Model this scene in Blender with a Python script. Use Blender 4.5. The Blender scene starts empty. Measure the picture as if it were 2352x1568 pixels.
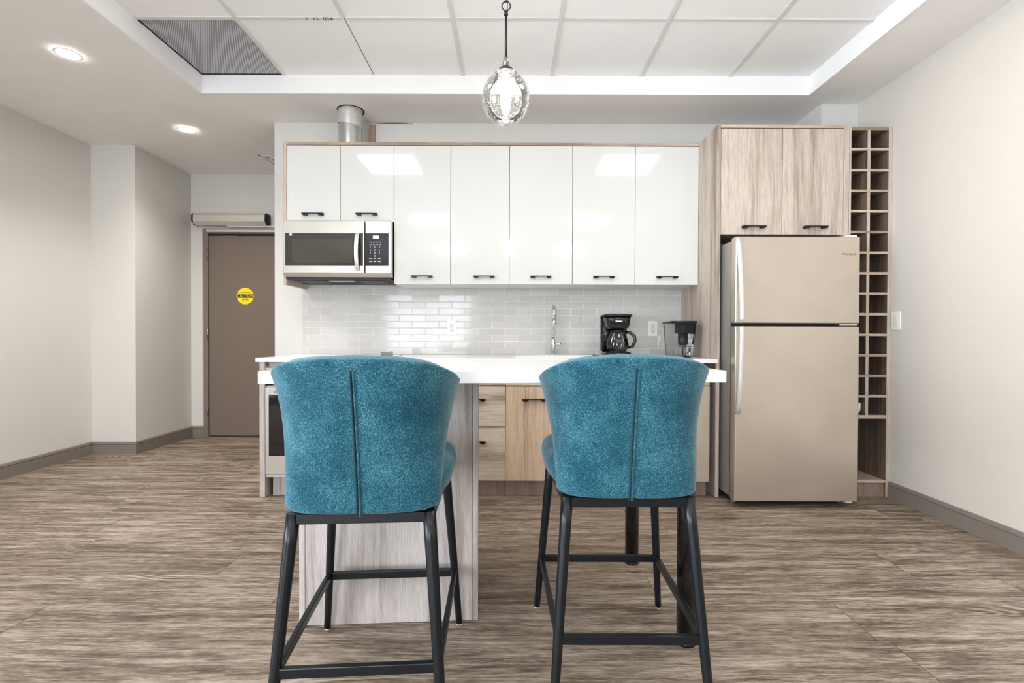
import bpy, bmesh, math, random
from mathutils import Vector, Matrix
S = bpy.context.scene
C = S.collection
random.seed(7)
PI = math.pi
# ------------------------------------------------------------------ camera, world, exposure
cam_d = bpy.data.cameras.new('camera')
cam_d.sensor_width = 36.0
cam_d.lens = 1121.187 / 2352 * 36.0
cam_d.clip_start = 0.02
cam = bpy.data.objects.new('camera', cam_d)
C.objects.link(cam)
cam.matrix_world = (Matrix.Translation((0, 0, 1.04)) @ Matrix.Rotation(-0.0014, 4, 'Z')
                    @ Matrix.Rotation(PI / 2 - 0.0097, 4, 'X') @ Matrix.Rotation(0.003, 4, 'Z'))
S.camera = cam
S.view_settings.view_transform = 'Standard'
S.view_settings.look = 'None'
S.view_settings.gamma = 1.0
S.view_settings.use_curve_mapping = False
S.view_settings.exposure = 1.0
W = bpy.data.worlds.new('daylight'); S.world = W
W.use_nodes = True
W.node_tree.nodes['Background'].inputs[0].default_value = (0.83, 0.91, 1.0, 1)
W.node_tree.nodes['Background'].inputs[1].default_value = 10.0
PANEL_L = 8.2        # ceiling panel radiance
PANEL_C = (1.0, 0.975, 0.94)
DOWN_L = 60.0
DOWN_C = (1.0, 0.955, 0.9)
BULB_L = 110.0

# ------------------------------------------------------------------ room measures (metres)
ZC, ZT = 2.703, 2.828            # soffit, tile ceiling
XR, XL, XL2 = 2.464, -3.683, -3.299
YW, YD, YA, YB = 3.823, 5.04, 4.289, -5.0
RX0, RX1, RY1 = -2.136, 2.046, 3.371
T = 0.6096
RY0 = RY1 - 12 * T
GX = [-1.5556 + T * i for i in range(6)]
YP, YU = 3.165, 3.47             # tall/base cabinet fronts, wall cabinet fronts
XK = -1.85                       # free end of the kitchen wall

def srgb(r, g, b):
    f = lambda c: (c / 255 / 12.92) if c / 255 <= 0.04045 else ((c / 255 + 0.055) / 1.055) ** 2.4
    return (f(r), f(g), f(b), 1)

# portals let daylight in through the back window and the added left one
WZ0, WZ1 = .10, 2.10
WB = (-3.25, -1.02)            # window in the back wall, x range
WL = (-3.5, .6)            # unseen left-wall window added to brighten the room, y range
for k_, (w_, cx_, cy_, rot_) in enumerate(((WB[1] - WB[0], sum(WB) / 2, YB - .12, 0), (WL[1] - WL[0], XL - .12, sum(WL) / 2, -PI / 2))):
    ld = bpy.data.lights.new('window_portal', 'AREA')
    ld.shape = 'RECTANGLE'; ld.size = w_; ld.size_y = WZ1 - WZ0
    ld.cycles.is_portal = True
    lo = bpy.data.objects.new('window_portal', ld); C.objects.link(lo)
    # area lights shine along local -Z: turned to face into the room
    lo.matrix_world = Matrix.Translation((cx_, cy_, (WZ0 + WZ1) / 2)) @ Matrix.Rotation(rot_, 4, 'Z') @ Matrix.Rotation(PI / 2, 4, 'X')

# ------------------------------------------------------------------ materials
class NT:
    def __init__(s, name):
        s.m = bpy.data.materials.new(name); s.m.use_nodes = True
        s.t = s.m.node_tree; s.n = s.t.nodes; s.l = s.t.links
        s.b = s.n['Principled BSDF']
    def node(s, typ, **kw):
        n = s.n.new(typ)
        for k, v in kw.items():
            if k.startswith('_'): setattr(n, k[1:], v)
            else: s.put(n.inputs[k.replace('__', ' ')], v)
        return n
    def put(s, sock, v):
        if hasattr(v, 'is_linked') or isinstance(v, bpy.types.NodeSocket): s.l.new(v, sock)
        elif v is not None: sock.default_value = v
    def math(s, op, a, b=0.0, c=None):
        n = s.n.new('ShaderNodeMath'); n.operation = op
        s.put(n.inputs[0], a); s.put(n.inputs[1], b)
        if c is not None: s.put(n.inputs[2], c)
        return n.outputs[0]
    def obj(s):
        return s.n.new('ShaderNodeTexCoord').outputs['Object']
    def sep(s, v):
        n = s.n.new('ShaderNodeSeparateXYZ'); s.l.new(v, n.inputs[0]); return n.outputs
    def comb(s, x, y, z):
        n = s.n.new('ShaderNodeCombineXYZ')
        for i, v in enumerate((x, y, z)): s.put(n.inputs[i], v)
        return n.outputs[0]
    def noise(s, vec, scale=1, detail=4, rough=.55, dist=0, out=0):
        n = s.n.new('ShaderNodeTexNoise'); s.l.new(vec, n.inputs['Vector'])
        n.inputs['Scale'].default_value = scale; n.inputs['Detail'].default_value = detail
        n.inputs['Roughness'].default_value = rough; n.inputs['Distortion'].default_value = dist
        return n.outputs[out]
    def scale(s, vec, v):
        n = s.n.new('ShaderNodeVectorMath'); n.operation = 'MULTIPLY'
        s.l.new(vec, n.inputs[0]); n.inputs[1].default_value = v; return n.outputs[0]
    def add(s, a, b):
        n = s.n.new('ShaderNodeVectorMath'); n.operation = 'ADD'
        s.put(n.inputs[0], a); s.put(n.inputs[1], b); return n.outputs[0]
    def ramp(s, fac, stops, interp='LINEAR'):
        n = s.n.new('ShaderNodeValToRGB'); n.color_ramp.interpolation = interp
        e = n.color_ramp.elements
        while len(e) < len(stops): e.new(.5)
        for i, (p, c) in enumerate(stops): e[i].position = p; e[i].color = c
        s.l.new(fac, n.inputs[0]); return n.outputs[0]
    def mix(s, fac, a, b, mode='MIX'):
        n = s.n.new('ShaderNodeMix'); n.data_type = 'RGBA'; n.blend_type = mode
        s.put(n.inputs[0], fac); s.put(n.inputs[6], a); s.put(n.inputs[7], b); return n.outputs[2]
    def bump(s, h, strength=.2, dist=.001):
        n = s.n.new('ShaderNodeBump'); s.l.new(h, n.inputs['Height'])
        n.inputs['Strength'].default_value = strength; n.inputs['Distance'].default_value = dist
        s.l.new(n.outputs[0], s.b.inputs['Normal']); return n
    def set(s, **kw):
        al = dict(color='Base Color', rough='Roughness', metal='Metallic', spec='Specular IOR Level', coat='Coat Weight',
                  coatr='Coat Roughness', sheen='Sheen Weight', emit='Emission Strength', emc='Emission Color', trans='Transmission Weight', ior='IOR', alpha='Alpha')
        for k, v in kw.items(): s.put(s.b.inputs[al[k]], v)
        return s

def plain(name, rgb, rough=.5, metal=0, spec=.5, var=.03, vscale=6, bump=0, **kw):
    m = NT(name); c = srgb(*rgb)
    o = m.obj()
    if var:
        f = m.noise(o, vscale, 3)
        d = tuple(x * (1 - var) for x in c[:3]) + (1,)
        l = tuple(min(1, x * (1 + var)) for x in c[:3]) + (1,)
        m.set(color=m.ramp(f, [(.3, d), (.7, l)]))
    else: m.set(color=c)
    m.set(rough=rough, metal=metal, spec=spec, **kw)
    if bump: m.bump(m.noise(o, 180, 3), bump, .001)
    return m.m

def wallpaper(name, rgb, axis_scale=(420, 420, 26)):
    m = NT(name); o = m.obj(); c = srgb(*rgb)
    f = m.noise(m.scale(o, axis_scale), 1, 3, .6)
    g = m.noise(o, 1.3, 2)
    d = tuple(x * .95 for x in c[:3]) + (1,); l = tuple(min(1, x * 1.03) for x in c[:3]) + (1,)
    a = m.ramp(f, [(.3, d), (.7, l)])
    m.set(color=m.mix(.5, a, c), rough=.72, spec=.25)
    m.bump(f, .35, .0012)
    return m.m

def wood(name, dark, mid, light, axis='z', seed=0.0, rough=.5):
    m = NT(name); o = m.obj()
    oi = m.n.new('ShaderNodeObjectInfo')
    r = m.math('MULTIPLY', oi.outputs['Random'], 37.0)
    o = m.add(o, m.comb(r, m.math('MULTIPLY', r, .7), m.math('ADD', m.math('MULTIPLY', r, 1.9), seed)))
    st = {'z': (1, 1, .045), 'x': (.045, 1, 1), 'y': (1, .045, 1)}[axis]
    warp = m.noise(m.scale(o, tuple(3.2 * s_ for s_ in ((1, 1, .3) if axis == 'z' else (.3, 1, 1)))), 1, 2)
    o2 = m.add(m.scale(o, st), m.comb(m.math('MULTIPLY', warp, .05 if axis == 'z' else .004), m.math('MULTIPLY', warp, .05), m.math('MULTIPLY', warp, .05 if axis == 'x' else .004)))
    big = m.noise(o2, 8, 2, .5)
    mid_n = m.noise(o2, 62, 4, .6)
    fine = m.noise(m.scale(o2, (1, 1, 1)), 330, 2, .7)
    s1 = m.math('ADD', m.math('MULTIPLY', big, .62), m.math('MULTIPLY', mid_n, .38))
    col = m.ramp(s1, [(.34, srgb(*dark)), (.44, srgb(*mid)), (.53, srgb(*light)), (.60, srgb(*mid)), (.68, srgb(*light))])
    fd = m.ramp(fine, [(.42, (.80, .785, .77, 1)), (.56, (1, 1, 1, 1))])
    m.set(color=m.mix(.75, col, fd, 'MULTIPLY'), rough=rough, spec=.35)
    m.bump(fine, .12, .0006)
    return m.m

M = {}
M['wall'] = wallpaper('wallpaper_greige', (213, 210, 204))
M['wall_r'] = wallpaper('wallpaper_light', (212, 206, 197))
M['wall_k'] = plain('kitchen_paint', (218, 217, 213), .6, spec=.3, var=.01, bump=.08)
M['soffit'] = plain('soffit_paint', (243, 241, 238), .8, spec=.2, var=.012, bump=.12)
M['white_trim'] = plain('recess_white', (248, 248, 248), .55, spec=.3, var=.01)
M['tile_white'] = plain('ceiling_tile', (247, 247, 246), .85, spec=.15, var=.01, bump=.12)
M['grid'] = plain('grid_bar', (222, 221, 219), .5, spec=.4, var=0.01)
M['dark_gap'] = plain('dark_gap', (22, 22, 24), .7, var=.02)
M['base'] = plain('baseboard_taupe', (126, 117, 109), .5, spec=.4, var=.02)
M['door'] = plain('door_taupe', (117, 103, 92), .5, spec=.4, var=.015, vscale=3)
M['doorframe'] = plain('door_frame_taupe', (124, 111, 100), .45, spec=.45, var=.015)
M['gloss'] = plain('white_gloss_lacquer', (216, 216, 213), .07, spec=.5, var=.0, coat=.3, coatr=.03)
M['white_lam'] = plain('white_laminate', (228, 226, 222), .4, var=.01)
M['quartz'] = plain('white_quartz', (243, 243, 243), .18, spec=.5, var=.012, vscale=5)
M['handle'] = plain('handle_black', (26, 26, 28), .32, metal=.6, var=.03)
M['black_pl'] = plain('black_plastic', (18, 18, 20), .22, var=.03)
M['black_matte'] = plain('black_matte', (24, 24, 26), .6, var=.03)
M['post'] = plain('post_black_gloss', (14, 14, 15), .16, spec=.5, var=.0)
M['stool_metal'] = plain('stool_powder_coat', (17, 21, 26), .33, metal=.2, spec=.45, var=.03)
M['white_pl'] = plain('white_plastic', (240, 240, 238), .35, var=.0)
M['chrome'] = plain('chrome', (225, 226, 228), .07, metal=1, var=0)
M['galv'] = plain('galvanised_steel', (205, 207, 206), .28, metal=.9, var=.06, vscale=20)
M['foil'] = plain('foil_tape', (225, 226, 226), .35, metal=.7, var=.08, vscale=40, bump=.4)
M['nickel'] = plain('brushed_nickel', (150, 143, 137), .28, metal=.85, var=.03)
M['bronze'] = plain('dark_bronze', (62, 56, 53), .38, metal=.6, var=.03)
M['strip_brown'] = plain('brown_matte', (168, 146, 120), .8, var=.05)
M['yellow'] = plain('sticker_yellow', (248, 222, 20), .45, var=0)
M['black_ink'] = plain('black_ink', (20, 20, 18), .5, var=0)
M['white_ink'] = plain('white_ink', (235, 235, 235), .5, var=0)
M['grey_ink'] = plain('grey_ink', (120, 116, 110), .4, var=0)
M['alu'] = plain('door_operator_alu', (208, 202, 192), .42, metal=.35, var=.02)
M['dk_grey'] = plain('dark_grey_vent', (52, 54, 60), .45, metal=.3, var=.05)
M['fsteel_side'] = plain('fridge_side_grey', (158, 154, 150), .4, metal=.3, var=.03)

def steel(name, rgb, rough=.33, metal=.75, st=(3, 3, 160)):
    m = NT(name); o = m.obj(); c = srgb(*rgb)
    f = m.noise(m.scale(o, st), 1, 2)
    g = m.noise(o, 3.2, 3)
    d = tuple(x * .95 for x in c[:3]) + (1,); l = tuple(min(1, x * 1.04) for x in c[:3]) + (1,)
    m.set(color=m.ramp(g, [(.35, d), (.65, l)]), metal=metal,
          rough=m.math('ADD', m.math('MULTIPLY', f, .08), rough - .04))
    m.bump(f, .04, .0003)
    return m.m
M['fridge'] = steel('fridge_stainless', (200, 189, 175))
M['mw_steel'] = steel('microwave_stainless', (214, 208, 198), .3)
M['handle_steel'] = steel('satin_handle', (222, 222, 222), .32, .5)
M['dw'] = steel('dishwasher_front', (200, 188, 172), .4, .5)

LAM = ((150, 134, 123), (186, 171, 158), (208, 195, 183))
M['wood'] = wood('wood_laminate', *LAM)
M['wood_h'] = wood('wood_laminate_across', (146, 128, 113), (184, 166, 148), (206, 190, 172), axis='x')
M['wood_warm'] = wood('wood_laminate_door', (142, 120, 102), (188, 162, 138), (208, 184, 160))
M['wood_dk'] = wood('wood_laminate_plinth', (112, 94, 84), (138, 118, 106), (152, 134, 122))
M['rack_back_shade'] = plain('rack_back_shaded', (62, 55, 52), .7, var=.05)  # back panel coloured dark for the shadow deep in the rack
M['rack_in_shade'] = wood('rack_laminate_shaded', (78, 64, 55), (102, 86, 75), (122, 104, 91), rough=.6)  # laminate tone lowered to stand for the unlit rack interior
M['wood_daylit'] = wood('wood_laminate_daylit', (152, 142, 136), (182, 173, 167), (200, 192, 187))  # same laminate, greyed in colour to imitate cool daylight on it

def floor_mat():
    m = NT('vinyl_plank_floor'); x, y, z = m.sep(m.obj())
    w, L, off = .2285, 1.52, .0635
    v = m.math('DIVIDE', m.math('SUBTRACT', y, off), w)
    row = m.math('FLOOR', v)
    wn = m.n.new('ShaderNodeTexWhiteNoise'); wn.noise_dimensions = '1D'; m.put(wn.inputs['W'], row)
    u = m.math('ADD', m.math('DIVIDE', x, L), m.math('MULTIPLY', wn.outputs['Value'], 1.0))
    u = m.math('ADD', u, m.math('MULTIPLY', row, .37))
    col = m.math('FLOOR', u)
    wn2 = m.n.new('ShaderNodeTexWhiteNoise'); wn2.noise_dimensions = '2D'
    m.l.new(m.comb(row, col, 0.0), wn2.inputs['Vector'])
    rnd = wn2.outputs['Value']
    # per plank shifted coordinates
    px = m.math('ADD', x, m.math('MULTIPLY', rnd, 71.0)); py = m.math('ADD', y, m.math('MULTIPLY', rnd, 33.0))
    base = m.comb(px, py, 0.0)
    warp = m.noise(m.scale(base, (1.6, 6, 1)), 1, 2)
    pyw = m.math('ADD', py, m.math('MULTIPLY', warp, .05))
    g1 = m.noise(m.comb(m.math('MULTIPLY', px, 1.4), m.math('MULTIPLY', pyw, 19), 0.0), 1, 5, .6)
    g2 = m.noise(m.comb(m.math('MULTIPLY', px, 7), m.math('MULTIPLY', pyw, 95), 0.0), 1, 5, .68)
    g3 = m.noise(m.comb(m.math('MULTIPLY', px, 26), m.math('MULTIPLY', pyw, 330), 0.0), 1, 3, .7)
    # cathedral rings
    rn = m.noise(m.comb(m.math('MULTIPLY', px, 1.3), m.math('MULTIPLY', py, 6.5), 3.0), 1, 1, .4)
    rings = m.math('SINE', m.math('MULTIPLY', rn, 120.0))
    rm = m.ramp(m.noise(m.comb(m.math('MULTIPLY', px, .9), m.math('MULTIPLY', py, 4.0), 9.0), 1, 2), [(.58, (0, 0, 0, 1)), (.70, (1, 1, 1, 1))])
    # knots / dark smudges
    kn = m.noise(m.comb(m.math('MULTIPLY', px, 3.4), m.math('MULTIPLY', py, 13), 5.0), 1, 3, .6)
    s = m.math('ADD', m.math('MULTIPLY', g1, .35), m.math('ADD', m.math('MULTIPLY', g2, .38), m.math('MULTIPLY', g3, .27)))
    s = m.math('ADD', s, m.math('MULTIPLY', m.math('MULTIPLY', rings, .05), rm))
    c = m.ramp(s, [(.385, srgb(*FL[0])), (.463, srgb(*FL[1])), (.525, srgb(*FL[2])), (.605, srgb(*FL[3]))])
    kd = m.ramp(kn, [(.57, (1, 1, 1, 1)), (.70, (.50, .46, .43, 1))])
    c = m.mix(.85, c, kd, 'MULTIPLY')
    sp = m.noise(m.comb(m.math('MULTIPLY', px, 10), m.math('MULTIPLY', py, 85), 2.0), 1, 2, .5)
    c = m.mix(.8, c, m.ramp(sp, [(.66, (1, 1, 1, 1)), (.73, (.55, .50, .46, 1))]), 'MULTIPLY')
    tint = m.ramp(rnd, [(0, (.86, .84, .82, 1)), (1, (1.0, 1.0, 1.0, 1))])
    c = m.mix(1.0, c, tint, 'MULTIPLY')
    fv = m.math('FRACT', v); fu = m.math('FRACT', u)
    ev = m.math('LESS_THAN', m.math('MINIMUM', fv, m.math('SUBTRACT', 1.0, fv)), .005)
    eu = m.math('LESS_THAN', m.math('MINIMUM', fu, m.math('SUBTRACT', 1.0, fu)), .0010)
    e = m.math('MAXIMUM', m.math('MULTIPLY', ev, .45), m.math('MULTIPLY', eu, .8))
    c = m.mix(e, c, srgb(60, 50, 42))
    m.set(color=c, rough=m.math('ADD', .36, m.math('MULTIPLY', g2, .16)), spec=.42)
    m.bump(s, .25, .0015)
    return m.m
FL = [(66, 53, 43), (113, 97, 83), (158, 143, 128), (196, 184, 170)]
M['floor'] = floor_mat()

def splash_mat():
    m = NT('glazed_subway_tile'); x, y, z = m.sep(m.obj())
    w, h = .2055, .0515
    v = m.math('DIVIDE', m.math('SUBTRACT', z, .9), h); row = m.math('FLOOR', v)
    u = m.math('ADD', m.math('DIVIDE', m.math('SUBTRACT', x, .05), w), m.math('MULTIPLY', m.math('MODULO', m.math('ADD', row, 40.0), 2.0), .5))
    col = m.math('FLOOR', u)
    wn = m.n.new('ShaderNodeTexWhiteNoise'); wn.noise_dimensions = '2D'; m.l.new(m.comb(row, col, 0.0), wn.inputs['Vector'])
    fu, fv = m.math('FRACT', u), m.math('FRACT', v)
    du = m.math('MULTIPLY', m.math('MINIMUM', fu, m.math('SUBTRACT', 1.0, fu)), w)
    dv = m.math('MULTIPLY', m.math('MINIMUM', fv, m.math('SUBTRACT', 1.0, fv)), h)
    d = m.math('MINIMUM', du, dv)
    grout = m.math('LESS_THAN', d, .0013)
    base = m.ramp(wn.outputs['Value'], [(0, srgb(198, 196, 191)), (1, srgb(207, 205, 201))])
    m.set(color=m.mix(grout, base, srgb(238, 237, 235)), rough=m.math('ADD', .09, m.math('MULTIPLY', grout, .6)), spec=.30)
    hgt = m.math('MINIMUM', m.math('MULTIPLY', d, 250.0), 1.0)
    tx, ty, tz = m.sep(wn.outputs['Color'])
    tilt = m.math('ADD', m.math('MULTIPLY', m.math('MULTIPLY', m.math('SUBTRACT', tx, .5), fu), 2.2), m.math('MULTIPLY', m.math('MULTIPLY', m.math('SUBTRACT', ty, .5), fv), .9))
    wob = m.math('MULTIPLY', m.noise(m.obj(), 9, 1), .8)
    m.bump(m.math('ADD', hgt, m.math('ADD', tilt, wob)), .8, .0012)
    return m.m
M['splash'] = splash_mat()

def fabric():
    m = NT('teal_chenille'); o = m.obj()
    f = m.noise(o, 300, 4, .75); g = m.noise(o, 9, 4, .6); h = m.noise(m.scale(o, (520, 520, 300)), 1, 2, .7)
    s = m.math('ADD', m.math('MULTIPLY', f, .5), m.math('ADD', m.math('MULTIPLY', g, .22), m.math('MULTIPLY', h, .28)))
    c = m.ramp(s, [(.38, srgb(10, 48, 62)), (.5, srgb(31, 82, 98)), (.60, srgb(90, 142, 156))])
    m.set(color=c, rough=.92, spec=.15, sheen=.4)
    m.b.inputs['Sheen Tint'].default_value = (.75, .92, 1, 1)
    m.b.inputs['Sheen Roughness'].default_value = .4
    m.bump(s, .5, .003)
    return m.m
M['teal'] = fabric()
M['teal_dk'] = plain('teal_seam', (18, 52, 66), .9, var=.05)

def emit(name, rgb, s):
    m = NT(name); m.set(color=(0.8, .8, .8, 1), emit=s, emc=(*rgb, 1)); return m.m
M['panel'] = emit('panel_diffuser_lit', PANEL_C, PANEL_L)
M['down'] = emit('downlight_lens_lit', DOWN_C, DOWN_L)
M['bulb'] = emit('bulb_lit', (1, .95, .88), BULB_L)
M['lcd'] = emit('clock_display_lit', (.55, .75, .9), .9)

def clear(name, tint=(1, 1, 1, 1), rough=.02, bump=0, ior=1.45, seeds=False):
    m = NT(name); m.n.remove(m.b)
    tr = m.n.new('ShaderNodeBsdfTransparent'); tr.inputs[0].default_value = tint
    gl = m.n.new('ShaderNodeBsdfGlossy'); gl.inputs['Roughness'].default_value = rough
    fr = m.n.new('ShaderNodeFresnel'); fr.inputs[0].default_value = ior
    mx = m.n.new('ShaderNodeMixShader')
    m.l.new(fr.outputs[0], mx.inputs[0]); m.l.new(tr.outputs[0], mx.inputs[1]); m.l.new(gl.outputs[0], mx.inputs[2])
    out = mx.outputs[0]
    if bump:
        b = m.n.new('ShaderNodeBump'); m.l.new(m.noise(m.obj(), 60, 3), b.inputs['Height'])
        b.inputs['Strength'].default_value = bump; b.inputs['Distance'].default_value = .004
        m.l.new(b.outputs[0], gl.inputs['Normal']); m.l.new(b.outputs[0], fr.inputs['Normal'])
    if seeds:   # little air bubbles in the glass
        vo = m.n.new('ShaderNodeTexVoronoi'); m.l.new(m.obj(), vo.inputs['Vector']); vo.inputs['Scale'].default_value = 260
        r = m.ramp(vo.outputs['Distance'], [(.18, (1, 1, 1, 1)), (.27, (0, 0, 0, 1))])
        df = m.n.new('ShaderNodeBsdfTranslucent'); df.inputs[0].default_value = (.95, .95, .95, 1)
        m2 = m.n.new('ShaderNodeMixShader'); m.l.new(m.math('MULTIPLY', r, .30), m2.inputs[0])
        m.l.new(out, m2.inputs[1]); m.l.new(df.outputs[0], m2.inputs[2]); out = m2.outputs[0]
    m.l.new(out, m.n['Material Output'].inputs[0])
    return m.m
M['glass'] = clear('window_glass')
M['globe'] = clear('seeded_glass', (.975, .975, .975, 1), .03, .04, seeds=True)
M['carafe'] = clear('carafe_glass', (.93, .93, .93, 1), .02, .1, ior=1.7)
M['acrylic'] = clear('clear_acrylic', (.90, .91, .93, 1), .04)
def oven_glass():
    m = NT('black_oven_glass'); m.set(color=srgb(17, 18, 20), rough=.04, spec=.5, coat=.5, coatr=.02); return m.m
M['oglass'] = oven_glass()
M['mwin'] = plain('microwave_window', (70, 68, 60), .08, spec=.5, var=.05)
M['mblack'] = plain('microwave_black_glass', (58, 54, 50), .05, spec=.5, var=0)
M['mpanel'] = plain('microwave_panel', (36, 37, 45), .12, spec=.5, var=0)

def grille_mat():
    m = NT('perforated_grille'); x, y, z = m.sep(m.obj())
    p = .0105
    r = m.math('DIVIDE', y, p * .8); row = m.math('FLOOR', r)
    u = m.math('ADD', m.math('DIVIDE', x, p), m.math('MULTIPLY', m.math('MODULO', m.math('ADD', row, 1000.0), 2.0), .5))
    a = m.math('SUBTRACT', m.math('FRACT', u), .5); b = m.math('MULTIPLY', m.math('SUBTRACT', m.math('FRACT', r), .5), .8)
    d = m.math('SQRT', m.math('ADD', m.math('MULTIPLY', a, a), m.math('MULTIPLY', b, b)))
    h = m.math('LESS_THAN', d, .315)
    m.set(color=m.mix(h, srgb(214, 214, 222), srgb(26, 26, 30)), rough=.55, spec=.3)
    return m.m
M['grille'] = grille_mat()

# ------------------------------------------------------------------ mesh helpers
class B:
    def __init__(s): s.b = bmesh.new()
    def box(s, x0, x1, y0, y1, z0, z1):
        v = [s.b.verts.new(p) for p in ((x0, y0, z0), (x1, y0, z0), (x1, y1, z0), (x0, y1, z0), (x0, y0, z1), (x1, y0, z1), (x1, y1, z1), (x0, y1, z1))]
        for f in ((0, 3, 2, 1), (4, 5, 6, 7), (0, 1, 5, 4), (1, 2, 6, 5), (2, 3, 7, 6), (3, 0, 4, 7)): s.b.faces.new([v[i] for i in f])
        return s
    def prism(s, poly, a0, a1, axis='x'):
        mp = {'x': lambda p, a: (a, p[0], p[1]), 'y': lambda p, a: (p[0], a, p[1]), 'z': lambda p, a: (p[0], p[1], a)}[axis]
        A = [s.b.verts.new(mp(p, a0)) for p in poly]; Bv = [s.b.verts.new(mp(p, a1)) for p in poly]
        n = len(poly); s.b.faces.new(A); s.b.faces.new(Bv[::-1])
        for i in range(n): s.b.faces.new((A[i], Bv[i], Bv[(i + 1) % n], A[(i + 1) % n]))
        return s
    def rings(s, rings, cap=True, smooth=True, close=False):
        R = [[s.b.verts.new(p) for p in r] for r in rings]; n = len(rings[0])
        for a, b in zip(R, R[1:] + ([R[0]] if close else [])):
            for i in range(n):
                f = s.b.faces.new((a[i], a[(i + 1) % n], b[(i + 1) % n], b[i])); f.smooth = smooth
        if cap and not close: s.b.faces.new(R[0][::-1]); s.b.faces.new(R[-1])
        return s
    def lathe(s, cx, cy, prof, seg=32, cap=True, sx=1, sy=1):
        return s.rings([[(cx + r * sx * math.cos(2 * PI * k / seg), cy + r * sy * math.sin(2 * PI * k / seg), z) for k in range(seg)] for r, z in prof], cap)
    def tube(s, path, r, seg=12, cap=True, close=False, flat=1.0):
        P = [Vector(p) for p in path]; rs = r if isinstance(r, (list, tuple)) else [r] * len(P); out = []
        up = None
        for i, p in enumerate(P):
            if close: t = P[(i + 1) % len(P)] - P[i - 1]
            else: t = P[min(i + 1, len(P) - 1)] - P[max(i - 1, 0)]
            t.normalize()
            if up is None: up = Vector((0, 0, 1)) if abs(t.z) < .9 else Vector((0, 1, 0))
            a = (up - t * up.dot(t)).normalized(); up = a; b = t.cross(a)
            out.append([tuple(p + a * (rs[i] * math.cos(2 * PI * k / seg)) + b * (rs[i] * flat * math.sin(2 * PI * k / seg))) for k in range(seg)])
        return s.rings(out, cap and not close, close=close)
    def bar(s, p0, p1, w, h):      # rectangular bar between two points, h vertical
        p0, p1 = Vector(p0), Vector(p1); t = (p1 - p0).normalized(); a = t.cross(Vector((0, 0, 1))).normalized() * (w / 2); b = Vector((0, 0, h / 2))
        return s.rings([[tuple(p + a - b), tuple(p + a + b), tuple(p - a + b), tuple(p - a - b)] for p in (p0, p1)], True, False)
    def build(s, name, mat, parent=None, bevel=0, seg=2, sub=0):
        base = parent['_base'] if parent is not None and '_base' in parent else (0, 0, 0)
        bmesh.ops.translate(s.b, vec=[-c for c in base], verts=s.b.verts)
        bmesh.ops.recalc_face_normals(s.b, faces=s.b.faces)
        me = bpy.data.meshes.new(name); s.b.to_mesh(me); s.b.free()
        o = bpy.data.objects.new(name, me); C.objects.link(o)
        me.materials.append(M[mat] if isinstance(mat, str) else mat)
        if parent is not None: o.parent = parent; o['_base'] = base
        if bevel:
            md = o.modifiers.new('bevel', 'BEVEL'); md.width = bevel; md.segments = seg; md.limit_method = 'ANGLE'; md.angle_limit = .7
        if sub:
            md = o.modifiers.new('sub', 'SUBSURF'); md.levels = sub; md.render_levels = sub
            for p in me.polygons: p.use_smooth = True
        return o
def thing(name, label, cat, base=(0, 0, 0), rot=0, group=None, local=False):
    o = bpy.data.objects.new(name, None); C.objects.link(o)
    o.empty_display_size = .1
    o.location = base; o.rotation_euler = (0, 0, rot)
    o['label'] = label; o['category'] = cat
    o['_base'] = (0, 0, 0) if local else tuple(base)
    if group: o['group'] = group
    return o
def tag(o, label, cat, group=None):
    o['label'] = label; o['category'] = cat
    if group: o['group'] = group
    return o
def struct(o): o['kind'] = 'structure'; return o
def center_origin(o):
    me = o.data; co = [v.co.copy() for v in me.vertices]
    c = Vector(((min(v.x for v in co) + max(v.x for v in co)) / 2, (min(v.y for v in co) + max(v.y for v in co)) / 2, min(v.z for v in co)))
    for v in me.vertices: v.co -= c
    o.location = c; return o
def text(name, txt, size, loc, rot, mat, parent=None, ext=.0004, sx=1):
    cu = bpy.data.curves.new(name, 'FONT'); cu.body = txt; cu.size = size; cu.extrude = ext; cu.align_x = 'CENTER'; cu.align_y = 'CENTER'
    t = bpy.data.objects.new(name, cu); C.objects.link(t)
    bpy.context.view_layer.update()
    me = bpy.data.meshes.new_from_object(t.evaluated_get(bpy.context.evaluated_depsgraph_get()))
    bpy.data.objects.remove(t)
    base = parent['_base'] if parent is not None and '_base' in parent else (0, 0, 0)
    o = bpy.data.objects.new(name, me); C.objects.link(o); me.materials.clear(); me.materials.append(M[mat])
    o.location = [a - b for a, b in zip(loc, base)]; o.rotation_euler = rot; o.scale = (sx, 1, 1)
    if parent is not None: o.parent = parent; o['_base'] = base
    return o

# ------------------------------------------------------------------ setting
struct(B().box(XL - .2, XR + .2, YB - .2, YD + .2, -.08, 0).build('floor', 'floor'))
struct(B().box(XL - .15, XL, YB, WL[0], 0, ZC + .3).box(XL - .15, XL, WL[1], YA, 0, ZC + .3).box(XL - .15, XL, WL[0], WL[1], 0, WZ0).box(XL - .15, XL, WL[0], WL[1], WZ1, ZC + .3).build('wall_left', 'wall'))
struct(B().box(XL - .15, XL2, YA, YD + .15, 0, ZC + .3).build('wall_left_return', 'wall'))
struct(B().box(XL2, XR, YD, YD + .15, 0, ZC + .3).build('wall_entry', 'wall'))
struct(B().box(XK, XR, YW, YW + .13, 0, ZC).build('wall_kitchen', 'wall_k'))
struct(B().box(XR, XR + .15, YB, YD + .15, 0, ZC + .3).build('wall_right', 'wall_r'))
struct(B().box(2.203, XR, 3.489, YW, 0, ZC).build('wall_column', 'wall_k'))
bw = B()
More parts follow.
